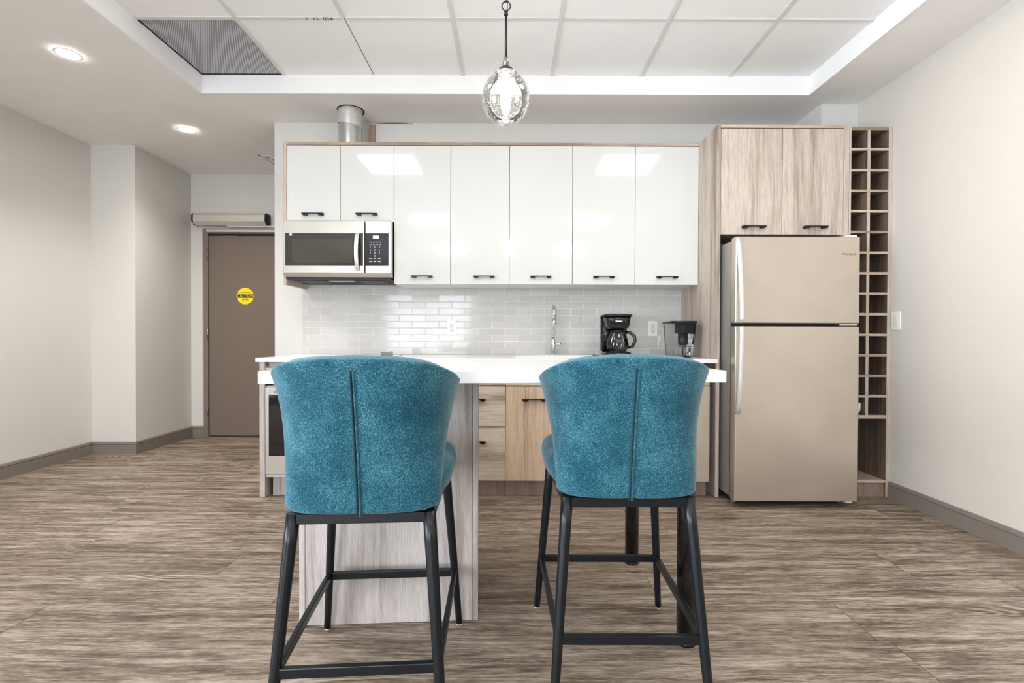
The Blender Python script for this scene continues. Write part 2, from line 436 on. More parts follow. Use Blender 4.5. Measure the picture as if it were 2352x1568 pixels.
bw.box(XL - .15, WB[0], YB - .15, YB, 0, ZC + .3).box(WB[1], XR + .15, YB - .15, YB, 0, ZC + .3).box(WB[0], WB[1], YB - .15, YB, 0, WZ0).box(WB[0], WB[1], YB - .15, YB, WZ1, ZC + .3)
struct(bw.build('wall_back', 'wall'))
def window(n, box):     # box(u0, u1, d0, d1, z0, z1): u along the wall, d into the wall
    for nm, (a, b) in (('', n[1]),):
        q = B(); m_ = (a + b) / 2
        for u0, u1, w0, w1 in ((a, a + .05, WZ0, WZ1), (b - .05, b, WZ0, WZ1), (a + .05, b - .05, WZ0, WZ0 + .05), (a + .05, b - .05, WZ1 - .05, WZ1), (m_ - .025, m_ + .025, WZ0 + .05, WZ1 - .05)):
            q.box(*box(u0, u1, .04, .1), w0, w1)
        f_ = struct(q.build(n[0], 'white_trim'))
        B().box(*box(a + .05, b - .05, .068, .072), WZ0 + .05, WZ1 - .05).build('window_pane', 'glass', f_)
window(('window_1', WB), lambda u0, u1, d0, d1: (u0, u1, YB - d1, YB - d0))
window(('window_added', WL), lambda u0, u1, d0, d1: (XL - d1, XL - d0, u0, u1))
c_ = B()
c_.box(XL - .15, RX0, YB - .1, YD + .15, ZC, ZC + .3).box(RX1, XR + .15, YB - .1, YD + .15, ZC, ZC + .3)
c_.box(RX0, RX1, RY1, YD + .15, ZC, ZC + .3).box(RX0, RX1, YB - .1, RY0, ZC, ZC + .3)
struct(c_.build('ceiling', 'soffit'))
t_ = B(); th = .012
t_.box(RX0, RX0 + th, RY0, RY1, ZC - .003, ZT).box(RX1 - th, RX1, RY0, RY1, ZC - .003, ZT)
t_.box(RX0 + th, RX1 - th, RY1 - th, RY1, ZC - .003, ZT).box(RX0 + th, RX1 - th, RY0, RY0 + th, ZC - .003, ZT)
struct(t_.build('trim_1', 'white_trim'))
# tile ceiling: tiles, grid bars
LIGHTS = [(c, r) for c in (0, 4) for r in (2, 6, 10)]
ti = B(); gx = [RX0 + th] + GX + [RX1 - th]
for r in range(12):
    y1 = RY1 - r * T; y0 = y1 - T
    for c in range(7):
        if (c - 1, r) in LIGHTS or (c == 0 and r == 0): continue
        x0, x1 = gx[c], gx[c + 1]
        if r == 0 and c == 1: x1 -= .004
        if r == 0 and c == 2: x0 += .004
        ti.box(x0, x1, y0, y1, ZT, ZT + .015)
tc = struct(ti.build('ceiling_recess', 'tile_white'))
struct(B().box(RX0, RX1, RY0, RY1, ZT + .14, ZT + .16).build('ceiling_plenum', 'dark_gap'))
gb = B()
for i, x in enumerate(GX):
    ye = RY1 - T - .012 if i == 1 else RY1 - th
    gb.box(x - .012, x + .012, RY0 + th, ye, ZT - .006, ZT - .0005)
for r in range(1, 12):
    y = RY1 - r * T
    xs_ = [RX0 + th] + [g for g in GX] + [RX1 - th]
    for a, b in zip(xs_, xs_[1:]):
        gb.box(a + (.0125 if a != xs_[0] else 0), b - (.0125 if b != xs_[-1] else 0), y - .012, y + .012, ZT - .006, ZT - .0005)
gb.build('ceiling_grid', 'grid', tc)
text('marking', '1  11  024', .038, (-1.085, RY1 - T, ZT - .0068), (PI, 0, 0), 'black_ink', tc)
g_ = thing('return_air_grille', 'square grey perforated air grille in the corner of the recessed ceiling', 'vent', ((RX0 + GX[0]) / 2, RY1 - T / 2, ZT))
B().box(RX0 + .02, GX[0] - .013, RY1 - T + .013, RY1 - .02, ZT + .002, ZT + .006).build('perforated_panel', 'grille', g_)
f_ = B(); X0, X1, Y0, Y1 = RX0 + .013, GX[0] - .0125, RY1 - T + .0125, RY1 - .013
f_.box(X0, X0 + .006, Y0, Y1, ZT - .002, ZT + .012).box(X1 - .003, X1, Y0, Y1, ZT - .002, ZT + .012).box(X0 + .006, X1 - .003, Y0, Y0 + .004, ZT - .002, ZT + .012).box(X0 + .006, X1 - .003, Y1 - .005, Y1, ZT - .002, ZT + .012)
f_.build('frame', 'dark_gap', g_)
names = {(0, 2): 'square lit ceiling panel above the island, left one', (4, 2): 'square lit ceiling panel above the island, right one'}
for c, r in LIGHTS:
    x0 = GX[c] + .0125; x1 = GX[c + 1] - .0125; y1 = RY1 - r * T - .0125; y0 = y1 - T + .025
    p_ = thing('ceiling_light', names.get((c, r), 'square lit ceiling panel in the %s column, %s row behind the viewer' % ('left' if c == 0 else 'right', 'first' if r == 6 else 'second')), 'light', ((x0 + x1) / 2, (y0 + y1) / 2, ZT), group='square ceiling light panels')
    q = B(); q.box(x0, x0 + .02, y0, y1, ZT - .003, ZT + .02).box(x1 - .02, x1, y0, y1, ZT - .003, ZT + .02).box(x0 + .02, x1 - .02, y0, y0 + .02, ZT - .003, ZT + .02).box(x0 + .02, x1 - .02, y1 - .02, y1, ZT - .003, ZT + .02)
    q.build('frame', 'white_trim', p_)
    B().box(x0 + .02, x1 - .02, y0 + .02, y1 - .02, ZT, ZT + .004).build('diffuser', 'panel', p_)

# baseboards
def baseboard(name, p0, p1, nrm):   # runs p0->p1, thickness towards nrm
    p0, p1, n = Vector((*p0, 0)), Vector((*p1, 0)), Vector((*nrm, 0))
    prof = [(0, 0), (.015, 0), (.015, .079), (.008, .081), (.008, .085), (.013, .087), (.010, .103), (.006, .108), (0, .108)]
    b = B(); b.rings([[tuple(p + n * d + Vector((0, 0, z))) for d, z in prof] for p in (p0, p1)], True, False)
    return struct(b.build(name, 'base'))
baseboard('baseboard_left', (XL, YB), (XL, YA), (1, 0))
baseboard('baseboard_left_return', (XL + .0141, YA), (XL2 + .014, YA), (0, -1))
baseboard('baseboard_left_hall', (XL2, YA), (XL2, YD), (1, 0))
baseboard('baseboard_entry', (XL2 + .0141, YD), (-3.171, YD), (0, -1))
baseboard('baseboard_right', (XR, YB), (XR, YP - .002), (-1, 0))
baseboard('baseboard_back', (XL + .02, YB), (XR - .02, YB), (0, 1))

# entry door
d_ = B(); DX0, DX1 = -3.116, -2.2
fr = B().box(DX0 - .052, DX0, YD - .02, YD, 0, 2.14).box(DX1, DX1 + .052, YD - .02, YD, 0, 2.14).box(DX0, DX1, YD - .02, YD, 2.088, 2.14)
struct(fr.build('trim_2', 'doorframe', bevel=.002))
dr = struct(B().box(DX0 + .004, DX1 - .004, YD - .012, YD, .012, 2.066).build('door_1', 'door', bevel=.002))
struct(B().box(DX0 + .001, DX1 - .001, YD - .003, YD - .0005, .001, 2.088).build('trim_3', 'dark_gap'))
for z in (1.87, 1.065, .275):
    B().box(DX0 - .012, DX0 + .005, YD - .027, YD - .0205, z - .055, z + .055).tube([(DX0 - .002, YD - .026, z - .058), (DX0 - .002, YD - .026, z + .058)], .006, 10).build('hinge', 'nickel', dr)
B().box(DX0 + .13, DX0 + .31, YD - .02, YD - .013, 2.054, 2.066).build('bracket', 'nickel', dr)
sk = thing('caution_sticker', 'round yellow CAUTION sticker on the taupe entry door', 'sticker', (-2.737, YD - .013, 1.365))
B().tube([(-2.737, YD - .0123, 1.45), (-2.737, YD - .0135, 1.45)], .086, 48).build('disc', 'yellow', sk)
B().prism([(-2.737 - .083, 1.432), (-2.737 + .083, 1.432), (-2.737 + .083, 1.468), (-2.737 - .083, 1.468)], YD - .0145, YD - .0136, 'y').build('band', 'black_ink', sk)
text('lettering', 'CAUTION', .038, (-2.737, YD - .0149, 1.45), (PI / 2, 0, 0), 'yellow', sk)
text('lettering', 'AUTOMATIC', .021, (-2.737, YD - .0149, 1.483), (PI / 2, 0, 0), 'black_ink', sk)
text('lettering', 'DOOR', .024, (-2.737, YD - .0149, 1.415), (PI / 2, 0, 0), 'black_ink', sk)
# door operator
op = thing('door_operator', 'long silver automatic door opener box with dark end caps above the entry door', 'door opener', (-2.85, YD, 2.15))
def opprof(g=0):
    return [(YD - .001, 2.160), (YD - .075, 2.160), (YD - .112 - g, 2.195), (YD - .112 - g, 2.255), (YD - .095, 2.279), (YD - .001, 2.279)]
B().prism(opprof(), -3.215, -2.487, 'x').build('housing', 'alu', op, bevel=.004)
B().prism(opprof(.002), -3.222, -3.2155, 'x').build('end_cap', 'black_matte', op)
e_ = B().prism(opprof(.002), -2.4865, -2.480, 'x').build('end_cap', 'black_matte', op)
B().box(-2.4795, -2.475, YD - .075, YD - .045, 2.205, 2.235).build('switch', 'black_pl', e_)
B().box(-2.90, -2.25, YD - .075, YD - .05, 2.147, 2.157).box(-2.90, -2.88, YD - .075, YD - .05, 2.147, 2.1595).build('arm', 'handle_steel', op, bevel=.002)
B().box(-3.115, -2.23, YD - .045, YD - .0225, 2.100, 2.124).build('slide_track', 'alu', op, bevel=.002)
tag(B().box(XK - .016, XK - .0005, YW + .03, YW + .10, 1.50, 1.625).build('wall_controller', 'white_pl', bevel=.003), 'small white control box on the free end of the kitchen wall', 'control box')
# ceiling register in the hall
cr = thing('ceiling_register', 'white square ceiling register in the hall, mostly hidden behind the kitchen wall', 'vent', (-2.03, 4.7, ZC))
q = B()
for i in range(5):
    a = .28 - i * .055
    q.box(-2.05 - a, -2.05 + a, 4.78 - a, 4.78 - a + .02, ZC - .0062, ZC - .0032).box(-2.05 - a, -2.05 + a, 4.78 + a - .02, 4.78 + a, ZC - .0062, ZC - .0032) if 4.78 + a < YD else q.box(-2.05 - a, -2.05 + a, 4.78 - a, 4.78 - a + .02, ZC - .0062, ZC - .0032)
    q.box(-2.05 - a, -2.05 - a + .02, 4.78 - a, min(4.78 + a, YD - .01), ZC - .0062, ZC - .0032).box(-2.05 + a - .02, -2.05 + a, 4.78 - a, min(4.78 + a, YD - .01), ZC - .0062, ZC - .0032)
q.build('vanes', 'white_trim', cr)
B().box(-2.32, -1.78, 4.51, YD - .012, ZC - .003, ZC - .0005).build('back_plate', 'grid', cr)
# downlights
for k, (x, y) in enumerate(((-2.62, 2.9), (-2.62, 3.955))):
    dl = thing('recessed_downlight', ['lit round recessed downlight nearer the viewer, over the left wall', 'lit round recessed downlight farther back, towards the entry door'][k], 'light', (x, y, ZC), group='round downlights in the soffit')
    B().lathe(x, y, [(.068, ZC - .0015), (.058, ZC - .0015), (.056, ZC - .006), (.068, ZC - .004)], 40, cap=False).build('trim_ring', 'white_trim', dl)
    B().lathe(x, y, [(.0575, ZC - .0045), (.0575, ZC - .001)], 40).build('lens', 'down', dl)
    ld = bpy.data.lights.new('downlight_lamp', 'SPOT'); ld.energy = 42; ld.color = DOWN_C; ld.spot_size = 2.3; ld.spot_blend = .9; ld.shadow_soft_size = .05
    lo = bpy.data.objects.new('downlight_lamp', ld); C.objects.link(lo); lo.location = (x, y, ZC - .02)

# ------------------------------------------------------------------ kitchen: backsplash and wall things
struct(B().box(-1.627, 1.327, YW - .010, YW - .0005, .901, 1.475).build('trim_4', 'splash'))
def outlet(x, z, label):
    t = thing('wall_outlet', label, 'outlet', (x, YW - .012, z - .058), group='white outlets on the backsplash')
    B().box(x - .037, x + .037, YW - .0165, YW - .0105, z - .06, z + .06).build('plate', 'white_pl', t, bevel=.003)
    B().box(x - .0165, x + .0165, YW - .019, YW - .0167, z - .034, z + .034).build('receptacle', 'white_lam', t, bevel=.002)
    for dz in (-.017, .017):
        B().box(x - .0072, x - .005, YW - .0196, YW - .0191, z + dz - .002, z + dz + .006).box(x + .005, x + .0072, YW - .0196, YW - .0191, z + dz - .002, z + dz + .006).tube([(x, YW - .0191, z + dz - .008), (x, YW - .0196, z + dz - .008)], .0028, 10).build('slot', 'black_ink', t)
outlet(-.467, 1.11, 'white wall outlet on the tile backsplash, left of the faucet')
outlet(1.104, 1.107, 'white wall outlet on the backsplash between coffee maker and water dispenser')
sw = thing('wall_switch', 'white wall switch on the right wall beside the wine rack', 'switch', (XR, 3.12, 1.09))
B().box(XR - .007, XR - .0005, 3.083, 3.157, 1.09, 1.208).build('plate', 'white_pl', sw, bevel=.003)
B().box(XR - .0105, XR - .0072, 3.103, 3.137, 1.115, 1.183).build('rocker', 'white_lam', sw, bevel=.0015)

# duct, brown strip, crack line
du = thing('exhaust_duct', 'round galvanised steel vent duct rising from the wall cabinets to the ceiling', 'duct', (-1.195, 3.62, 2.41))
B().lathe(-1.195, 3.62, [(.082, 2.4125), (.082, 2.59)], 48, cap=False).build('pipe', 'galv', du)
tp = [(.0835, 2.585 + 0), (.0845, 2.60), (.0835, 2.63), (.085, 2.655), (.0845, 2.71)]
B().rings([[(-1.195 + r * math.cos(2 * PI * k / 48), 3.62 + r * math.sin(2 * PI * k / 48), z + (.012 * math.cos(2 * PI * k / 48) * -1 if i == 0 else 0)) for k in range(48)] for i, (r, z) in enumerate(tp)], False).build('foil_tape', 'foil', du)
B().lathe(-1.188, 3.617, [(.086, ZC - .0006), (.098, ZC - .0006), (.098, ZC - .002), (.086, ZC - .002)], 48, cap=False).build('ceiling_cutout', 'dark_gap', du)
tag(B().box(-1.10, -1.062, YW - .024, YW - .001, 2.4125, 2.68).build('brown_strip', 'strip_brown'), 'narrow brown strip behind the vent duct', 'board')
cp = [(-1.07 + .30 * i / 12, YW - .004, 2.694 + .006 * math.sin(PI * i / 12)) for i in range(13)]
tag(B().tube(cp, .0022, 6).build('thin_wire', 'black_matte'), 'thin dark wire along the top of the kitchen wall right of the duct', 'wire')

# ------------------------------------------------------------------ handles
def pull(x, yf, z, parent, w=.150, name='handle'):
    b = B()
    b.box(x - w / 2, x + w / 2, yf - .030, yf - .006, z + .002, z + .0065)
    for s_ in (-1, 1):
        xo = x + s_ * (w / 2 - .0175)
        b.prism([(xo - .0175, z + .0019), (xo + .0175, z + .0019), (xo + (.0175 if s_ < 0 else .011) - .004 * (s_ < 0), z - .009), (xo - (.0175 if s_ > 0 else .011) + .004 * (s_ > 0), z - .009)], yf - .030, yf - .0004, 'y')
    return b.build(name, 'handle', parent)

# wall cabinets
ZU0, ZU1 = 1.412, 2.392
def wall_cab(x0, x1, z0, z1, doors, label):
    t = thing('wall_cabinet', label, 'cabinet', ((x0 + x1) / 2, YW, z0), group='white gloss wall cabinets')
    B().box(x0 + .001, x1 - .001, YU + .022, YW - .0115 if z0 > 1.476 else YW - .0115, z0 + .002, z1 - .001).build('carcass', 'white_lam', t)
    w = (x1 - x0) / doors
    for i in range(doors):
        a, b = x0 + w * i + .0016, x0 + w * (i + 1) - .0016
        d = B().box(a, b, YU, YU + .0195, z0, z1 - .003).build('door', 'gloss', t, bevel=.0012)
        d['_base'] = t['_base']
        pull((a + b) / 2 + HO.get((round(x0, 2), i), 0), YU, z0 + .052, d)
    return t
HO = {(-.83, 0): 0, (-.43, 0): .03}
wall_cab(-1.5935, -.834, 1.849, ZU1, 2, 'white gloss two-door wall cabinet above the microwave')
wall_cab(-.834, -.433, ZU0, ZU1, 1, 'tall white gloss wall cabinet directly right of the microwave')
wall_cab(-.433, -.016, ZU0, ZU1, 1, 'tall white gloss wall cabinet, second to the right of the microwave')
wall_cab(-.016, .431, ZU0, ZU1, 1, 'tall white gloss wall cabinet above the faucet')
wall_cab(.431, .876, ZU0, ZU1, 1, 'tall white gloss wall cabinet above the coffee maker')
wall_cab(.876, 1.3265, ZU0, ZU1, 1, 'tall white gloss wall cabinet beside the tall wood panel')
cs = thing('cabinet_surround', 'wood laminate edging across the top and left end of the white wall cabinets', 'cabinet panel', (-1.6, YU, 1.40))
B().box(-1.6165, -1.5945, YU - .003, YW - .0115, 1.405, 2.412).build('side_panel', 'wood', cs, bevel=.001)
B().box(-1.594, 1.3265, YU - .003, YW - .0015, 2.3925, 2.412).build('top_panel', 'wood_h', cs, bevel=.001)

# microwave
mw = thing('microwave', 'stainless over-the-range microwave with black window below the wall cabinets', 'microwave', (-1.21, 3.6, 1.44))
MX0, MX1, MF, ZM0, ZM1 = -1.590, -.838, 3.405, 1.452, 1.845
B().box(MX0 + .004, MX1 - .004, MF + .052, YW - .0115, ZM0 + .002, ZM1 + .0025).build('body', 'black_matte', mw)
dxr = -1.022
def bow(x0, x1, z0, z1, zc):
    return B().box(x0, x1, MF, MF + .05, z0, z1)
md = B().box(MX0, dxr - .003, MF, MF + .05, ZM0 + .028, ZM1).build('door', 'mw_steel', mw, bevel=.004)
B().box(MX0 + .014, dxr - .012, MF - .0015, MF + .001, ZM0 + .078, ZM0 + .305).build('window', 'mblack', md, bevel=.0006)
B().box(MX0 + .062, dxr - .085, MF - .0022, MF - .0016, ZM0 + .10, ZM0 + .262).build('window_screen', 'mwin', md)
B().box(MX0 + .045, MX0 + .062, MF - .0024, MF - .0016, ZM0 + .287, ZM0 + .301).build('sticker', 'white_ink', md)
hp = []
for i in range(13):
    a = i / 12; z = ZM0 + .045 + (.262) * a
    hp.append((z, MF - .012 - .038 * math.sin(PI * a) ** .7))
hb = B(); xh = -1.070
rg = []
for z, y in hp: rg.append([(xh - .012, y, z), (xh + .014, y, z), (xh + .014, y + .013, z), (xh - .012, y + .013, z)])
hb.rings(rg, True, False)
hb.box(xh - .006, xh + .008, MF - .014, MF - .0005, ZM0 + .045, ZM0 + .06).box(xh - .006, xh + .008, MF - .014, MF - .0005, ZM0 + .292, ZM0 + .307)
hb.build('handle', 'handle_steel', md, bevel=.002)
mp = B().box(dxr + .003, MX1, MF, MF + .05, ZM0 + .028, ZM1).build('control_panel', 'mw_steel', mw, bevel=.004)
B().box(dxr + .0025, MX1 - .018, MF - .0015, MF + .001, ZM0 + .078, ZM0 + .305).build('touch_panel', 'mpanel', mp, bevel=.0006)
B().box(dxr + .058, dxr + .098, MF - .0021, MF - .0016, ZM0 + .268, ZM0 + .288).build('display', 'lcd', mp)
kx = [dxr + .040, dxr + .070, dxr + .102]
for r_ in range(2):
    for k_ in range(4): B().box(dxr + .034 + k_ * .0225, dxr + .048 + k_ * .0225, MF - .0019, MF - .0016, ZM0 + .240 - r_ * .014, ZM0 + .243 - r_ * .014).build('key_mark', 'white_ink', mp)
for zz in (.250, .220, .116): B().box(dxr + .030, dxr + .118, MF - .0019, MF - .0016, ZM0 + zz, ZM0 + zz + .0009).build('key_line', 'grey_ink', mp)
for i, row in enumerate(('123', '456', '789', '.0.')):
    for k_, ch in enumerate(row):
        if ch != '.': text('key_digit', ch, .016, (kx[k_], MF - .0018, ZM0 + .207 - i * .020), (PI / 2, 0, 0), 'white_ink', mp, .0001)
for z_ in (.128, .105):
    for k_ in range(3): B().box(kx[k_] - .009, kx[k_] + .009, MF - .0019, MF - .0016, ZM0 + z_, ZM0 + z_ + .003).build('key_mark', 'white_ink', mp)
text('logo', 'SAMSUNG', .013, (-1.228, MF - .0006, ZM0 + .053), (PI / 2, 0, 0), 'white_ink', mw, .0003)
B().prism([(MF + .001, ZM0 + .0265), (MF + .05, ZM0 + .0265), (MF + .05, ZM0 + .001), (MF + .014, ZM0 + .001)], MX0, MX1, 'x').build('lower_lip', 'mw_steel', mw, bevel=.001)
un = B().box(MX0 + .01, MX1 - .01, MF + .02, YW - .013, ZM0 - .012, ZM0 + .0005).build('underside_vent', 'black_matte', mw)
for a, b in ((MX0 + .06, MX0 + .25), (MX1 - .27, MX1 - .08)):
    B().box(a, b, MF + .10, MF + .30, ZM0 - .016, ZM0 - .0125).build('grease_filter', 'dk_grey', un, bevel=.001)
B().box(-1.32, -1.14, MF + .12, MF + .19, ZM0 - .0155, ZM0 - .0125).build('lamp_cover', 'galv', un, bevel=.001)

# ------------------------------------------------------------------ base cabinets
ZK = .10
def front(x0, x1, z0, z1, mat, parent, name, hz=None, hx=None):
    d = B().box(x0 + .0018, x1 - .0018, YP - .02, YP - .0005, z0 + .0018, z1 - .0018).build(name, mat, parent, bevel=.0012)
    d['_base'] = parent['_base']
    if hz is not None: pull(hx if hx else (x0 + x1) / 2, YP - .02, hz, d, .155)
    return d
def base_cab(x0, x1, label, name='base_cabinet'):
    t = thing(name, label, 'cabinet', ((x0 + x1) / 2, YP, 0), group='wood laminate base cabinets')
    B().box(x0 + .001, x1 - .001, YP, YW - .002, ZK, .8725).build('carcass', 'wood_dk', t)
    B().box(x0 + .001, x1 - .001, YP + .035, YP + .05, .001, ZK - .001).build('plinth', 'wood_dk', t)
    return t
tb = base_cab(-.8435, -.4365, 'wood laminate base cabinet between the oven and the drawers')
front(-.8435, -.4365, .725, .870, 'wood_h', tb, 'drawer', .80)
front(-.8435, -.4365, .108, .720, 'wood_warm', tb, 'door', .634)
tb = base_cab(-.4365, -.0365, 'wood laminate drawer unit with black handles right of the island base', 'drawer_cabinet')
front(-.4365, -.0365, .725, .870, 'wood_h', tb, 'drawer', .80, -.2415)
front(-.4365, -.0365, .459, .720, 'wood_h', tb, 'drawer', .634, -.2415)
front(-.4365, -.0365, .108, .454, 'wood_h', tb, 'drawer', .362, -.2415)
tb = base_cab(-.0365, .6765, 'wood laminate two-door sink cabinet under the faucet', 'sink_cabinet')
front(-.0365, .6765, .725, .870, 'wood_h', tb, 'false_front')
front(-.0365, .320, .108, .720, 'wood_warm', tb, 'door', .634, .150)
front(.320, .6765, .108, .720, 'wood_warm', tb, 'door', .634, .49)
# dishwasher
dw = thing('dishwasher', 'beige steel dishwasher built in left of the tall wood panel', 'dishwasher', (.98, YP, 0))
B().box(.680, 1.282, YP, YW - .02, .107, .868).build('body', 'black_matte', dw)
B().box(.682, 1.280, YP - .028, YP - .0005, .108, .725).build('door_panel', 'dw', dw, bevel=.003)
B().box(.682, 1.280, YP - .024, YP - .0005, .729, .826).build('control_panel', 'dw', dw, bevel=.003)
B().box(.682, 1.295, YP - .012, YP - .0005, .829, .868).build('top_strip', 'black_pl', dw)
B().box(.682, 1.280, YP + .03, YP + .045, .001, .106).build('plinth', 'wood_dk', dw)
B().tube([(.78, YP - .034, .69), (.78, YP - .058, .69), (.80, YP - .062, .69), (1.16, YP - .062, .69), (1.18, YP - .058, .69), (1.18, YP - .034, .69)], .008, 10).build('handle', 'handle_steel', dw)
# left end panel, oven housing
ep = tag(B().box(-1.618, -1.584, YP - .028, YW - .002, .001, .8725).build('end_panel', 'wood_daylit', bevel=.001), 'wood laminate end panel left of the oven', 'cabinet panel')
oh = thing('oven_cabinet', 'wood laminate cabinet that houses the oven at the left end', 'cabinet', (-1.21, YP, 0), group='wood laminate base cabinets')
B().box(-1.583, -.8445, YP + .02, YW - .002, .12, .8725).box(-1.583, -.8445, YP - .02, YP + .0195, .822, .836).build('carcass', 'wood_daylit', oh)
B().box(-1.570, -.86, YP + .003, YP + .0195, .8365, .870).build('panel', 'fsteel_side', oh)
B().box(-1.555, -.8445, YP + .02, YP + .036, .001, .118).build('plinth', 'wood_daylit', oh)
ov = thing('oven', 'built-in stainless oven with black glass door, half hidden by the left stool', 'oven', (-1.21, YP, .13))
B().box(-1.580, -.848, YP - .012, YP + .0195, .128, .820).build('frame', 'handle_steel', ov, bevel=.002)
od = B().box(-1.577, -.851, YP - .038, YP - .0125, .152, .712).build('door', 'mw_steel', ov, bevel=.003)
B().box(-1.553, -.875, YP - .0405, YP - .0378, .272, .664).build('window', 'oglass', od, bevel=.001)
B().box(-1.553, -.875, YP - .0395, YP - .0378, .670, .700).build('band', 'dw', od)
B().tube([(-1.50, YP - .0375, .69), (-1.50, YP - .075, .69), (-.93, YP - .075, .69), (-.93, YP - .0375, .69)], .009, 10).build('handle', 'handle_steel', od)
B().box(-1.577, -.851, YP - .030, YP - .0125, .722, .815).build('control_panel', 'oglass', ov, bevel=.002)
for i in range(4): B().tube([(-1.45 + i * .16, YP - .0305, .768), (-1.45 + i * .16, YP - .052, .768)], .018, 20).build('knob', 'handle_steel', ov)
B().box(-1.577, -.851, YP - .026, YP - .0125, .131, .146).build('lower_rail', 'handle_steel', ov, bevel=.001)

# counter with sink
SX0, SX1, SY0, SY1 = .05, .60, 3.27, 3.66
kc = B(); z0, z1 = .874, .9
CX0, CX1, CY0, CY1 = -1.638, 1.3255, 3.128, YW - .0015
for a, b, c, d in ((CX0, SX0, CY0, CY1), (SX1, CX1, CY0, CY1), (SX0, SX1, CY0, SY0), (SX0, SX1, SY1, CY1)): kc.box(a, b, c, d, z0, z1)
kt = kc.build('kitchen_worktop', 'quartz')
center_origin(kt); tag(kt, 'long white quartz worktop running along the tiled kitchen wall', 'worktop')
sk = thing('kitchen_sink', 'white rimmed sink set into the worktop in front of the faucet', 'sink', ((SX0 + SX1) / 2, 3.46, .86))
r_ = B(); g = .02
r_.box(SX0 - g, SX1 + g, SY0 - g, SY0 + .012, z1 + .0003, z1 + .005).box(SX0 - g, SX1 + g, SY1 - .012, SY1 + g, z1 + .0003, z1 + .005).box(SX0 - g, SX0 + .012, SY0 + .012, SY1 - .012, z1 + .0003, z1 + .005).box(SX1 - .012, SX1 + g, SY0 + .012, SY1 - .012, z1 + .0003, z1 + .005)
r_.build('rim', 'white_pl', sk, bevel=.002)
b_ = B(); a0, a1, c0, c1 = SX0 + .002, SX1 - .002, SY0 + .002, SY1 - .002
b_.box(a0, a0 + .006, c0, c1, .875, .9).box(a1 - .006, a1, c0, c1, .875, .9).box(a0 + .006, a1 - .006, c0, c0 + .006, .875, .9).box(a0 + .006, a1 - .006, c1 - .006, c1, .875, .9).box(a0, a1, c0, c1, .8735, .8749)
b_.build('basin', 'white_pl', sk)
B().lathe((a0 + a1) / 2, (c0 + c1) / 2, [(.035, .875), (.035, .877), (.02, .877)], 24).build('drain', 'chrome', sk)
# faucet
fc = thing('faucet', 'tall chrome gooseneck faucet with side lever on the white worktop', 'faucet', (.318, 3.74, .9))
fx, fy = .318, 3.735
B().lathe(fx, fy, [(.028, .9005), (.028, .906), (.020, .909), (.020, 1.02), (.017, 1.025)], 28).build('base', 'chrome', fc)
pth = [(fx, fy, 1.02), (fx, fy, 1.20)] + [(fx - .001, fy - .055 + .055 * math.cos(a), 1.215 + .055 * math.sin(a)) for a in [PI * i / 12 for i in range(13)]] + [(fx - .001, fy - .111, 1.17)]
B().tube(pth, .0125, 16).build('spout', 'chrome', fc)
B().tube([(fx - .001, fy - .111, 1.172), (fx - .001, fy - .1125, 1.122)], [.015, .0145], 16).build('spray_head', 'chrome', fc)
lv = B().tube([(fx + .018, fy, .985), (fx + .07, fy, .985)], .0115, 16).build('valve', 'chrome', fc)
B().tube([(fx + .0705, fy, .985), (fx + .088, fy, .985)], [.014, .014], 16).tube([(fx + .079, fy - .01, .985), (fx + .082, fy - .06, 1.0)], .005, 10).build('lever', 'chrome', fc)

# coffee maker
cx, cy = .750, 3.50
cm = thing('coffee_maker', 'black drip coffee maker with glass carafe on the worktop', 'coffee maker', (cx, cy, .9))
def rrect(cx, cy, hx, hy, n=24, p=4.0):
    out = []
    for k in range(n):
        a = 2 * PI * k / n; c, s_ = math.cos(a), math.sin(a)
        out.append((cx + hx * math.copysign(abs(c) ** (2 / p), c), cy + hy * math.copysign(abs(s_) ** (2 / p), s_)))
    return out
def stack(b, cx, cy, prof, n=24, p=4.0, smooth=True):
    return b.rings([[(x, y, z) for x, y in rrect(cx + ox, cy + oy, hx, hy, n, p)] for hx, hy, z, ox, oy in prof], True, smooth)
stack(B(), cx, cy, [(.098, .12, .9008, 0, 0), (.098, .12, .925, 0, 0), (.088, .108, .938, 0, 0)]).build('base', 'black_pl', cm)
stack(B(), cx, cy + .072, [(.093, .045, .9385, -.004, 0), (.096, .045, 1.185, -.002, 0)]).build('water_tank', 'black_pl', cm)
stack(B(), cx, cy - .015, [(.062, .070, 1.095, 0, -.008), (.080, .095, 1.112, 0, -.002), (.088, .100, 1.16, 0, 0), (.094, .100, 1.184, 0, 0)]).build('brew_basket', 'black_pl', cm)
stack(B(), cx, cy + .02, [(.104, .125, 1.1855, 0, -.02), (.104, .125, 1.196, 0, -.02), (.085, .10, 1.203, 0, -.02)]).build('lid', 'black_pl', cm)
B().box(cx - .028, cx + .018, cy - .1195, cy - .1175, 1.146, 1.154).build('badge', 'white_ink', cm)
B().box(cx + .068, cx + .082, cy - .0745, cy - .071, 1.095, 1.16).build('water_gauge', 'acrylic', cm)
B().lathe(cx + .002, cy - .045, [(.058, .9385), (.058, .943)], 28).build('warming_plate', 'dk_grey', cm)
cg = B().lathe(cx + .002, cy - .045, [(.060, .9445), (.074, .955), (.079, .985), (.071, 1.03), (.054, 1.062), (.049, 1.072)], 36, cap=False).build('carafe', 'carafe', cm)
B().lathe(cx + .002, cy - .045, [(.050, 1.0725), (.052, 1.085), (.046, 1.091)], 36).build('carafe_lid', 'black_pl', cg)
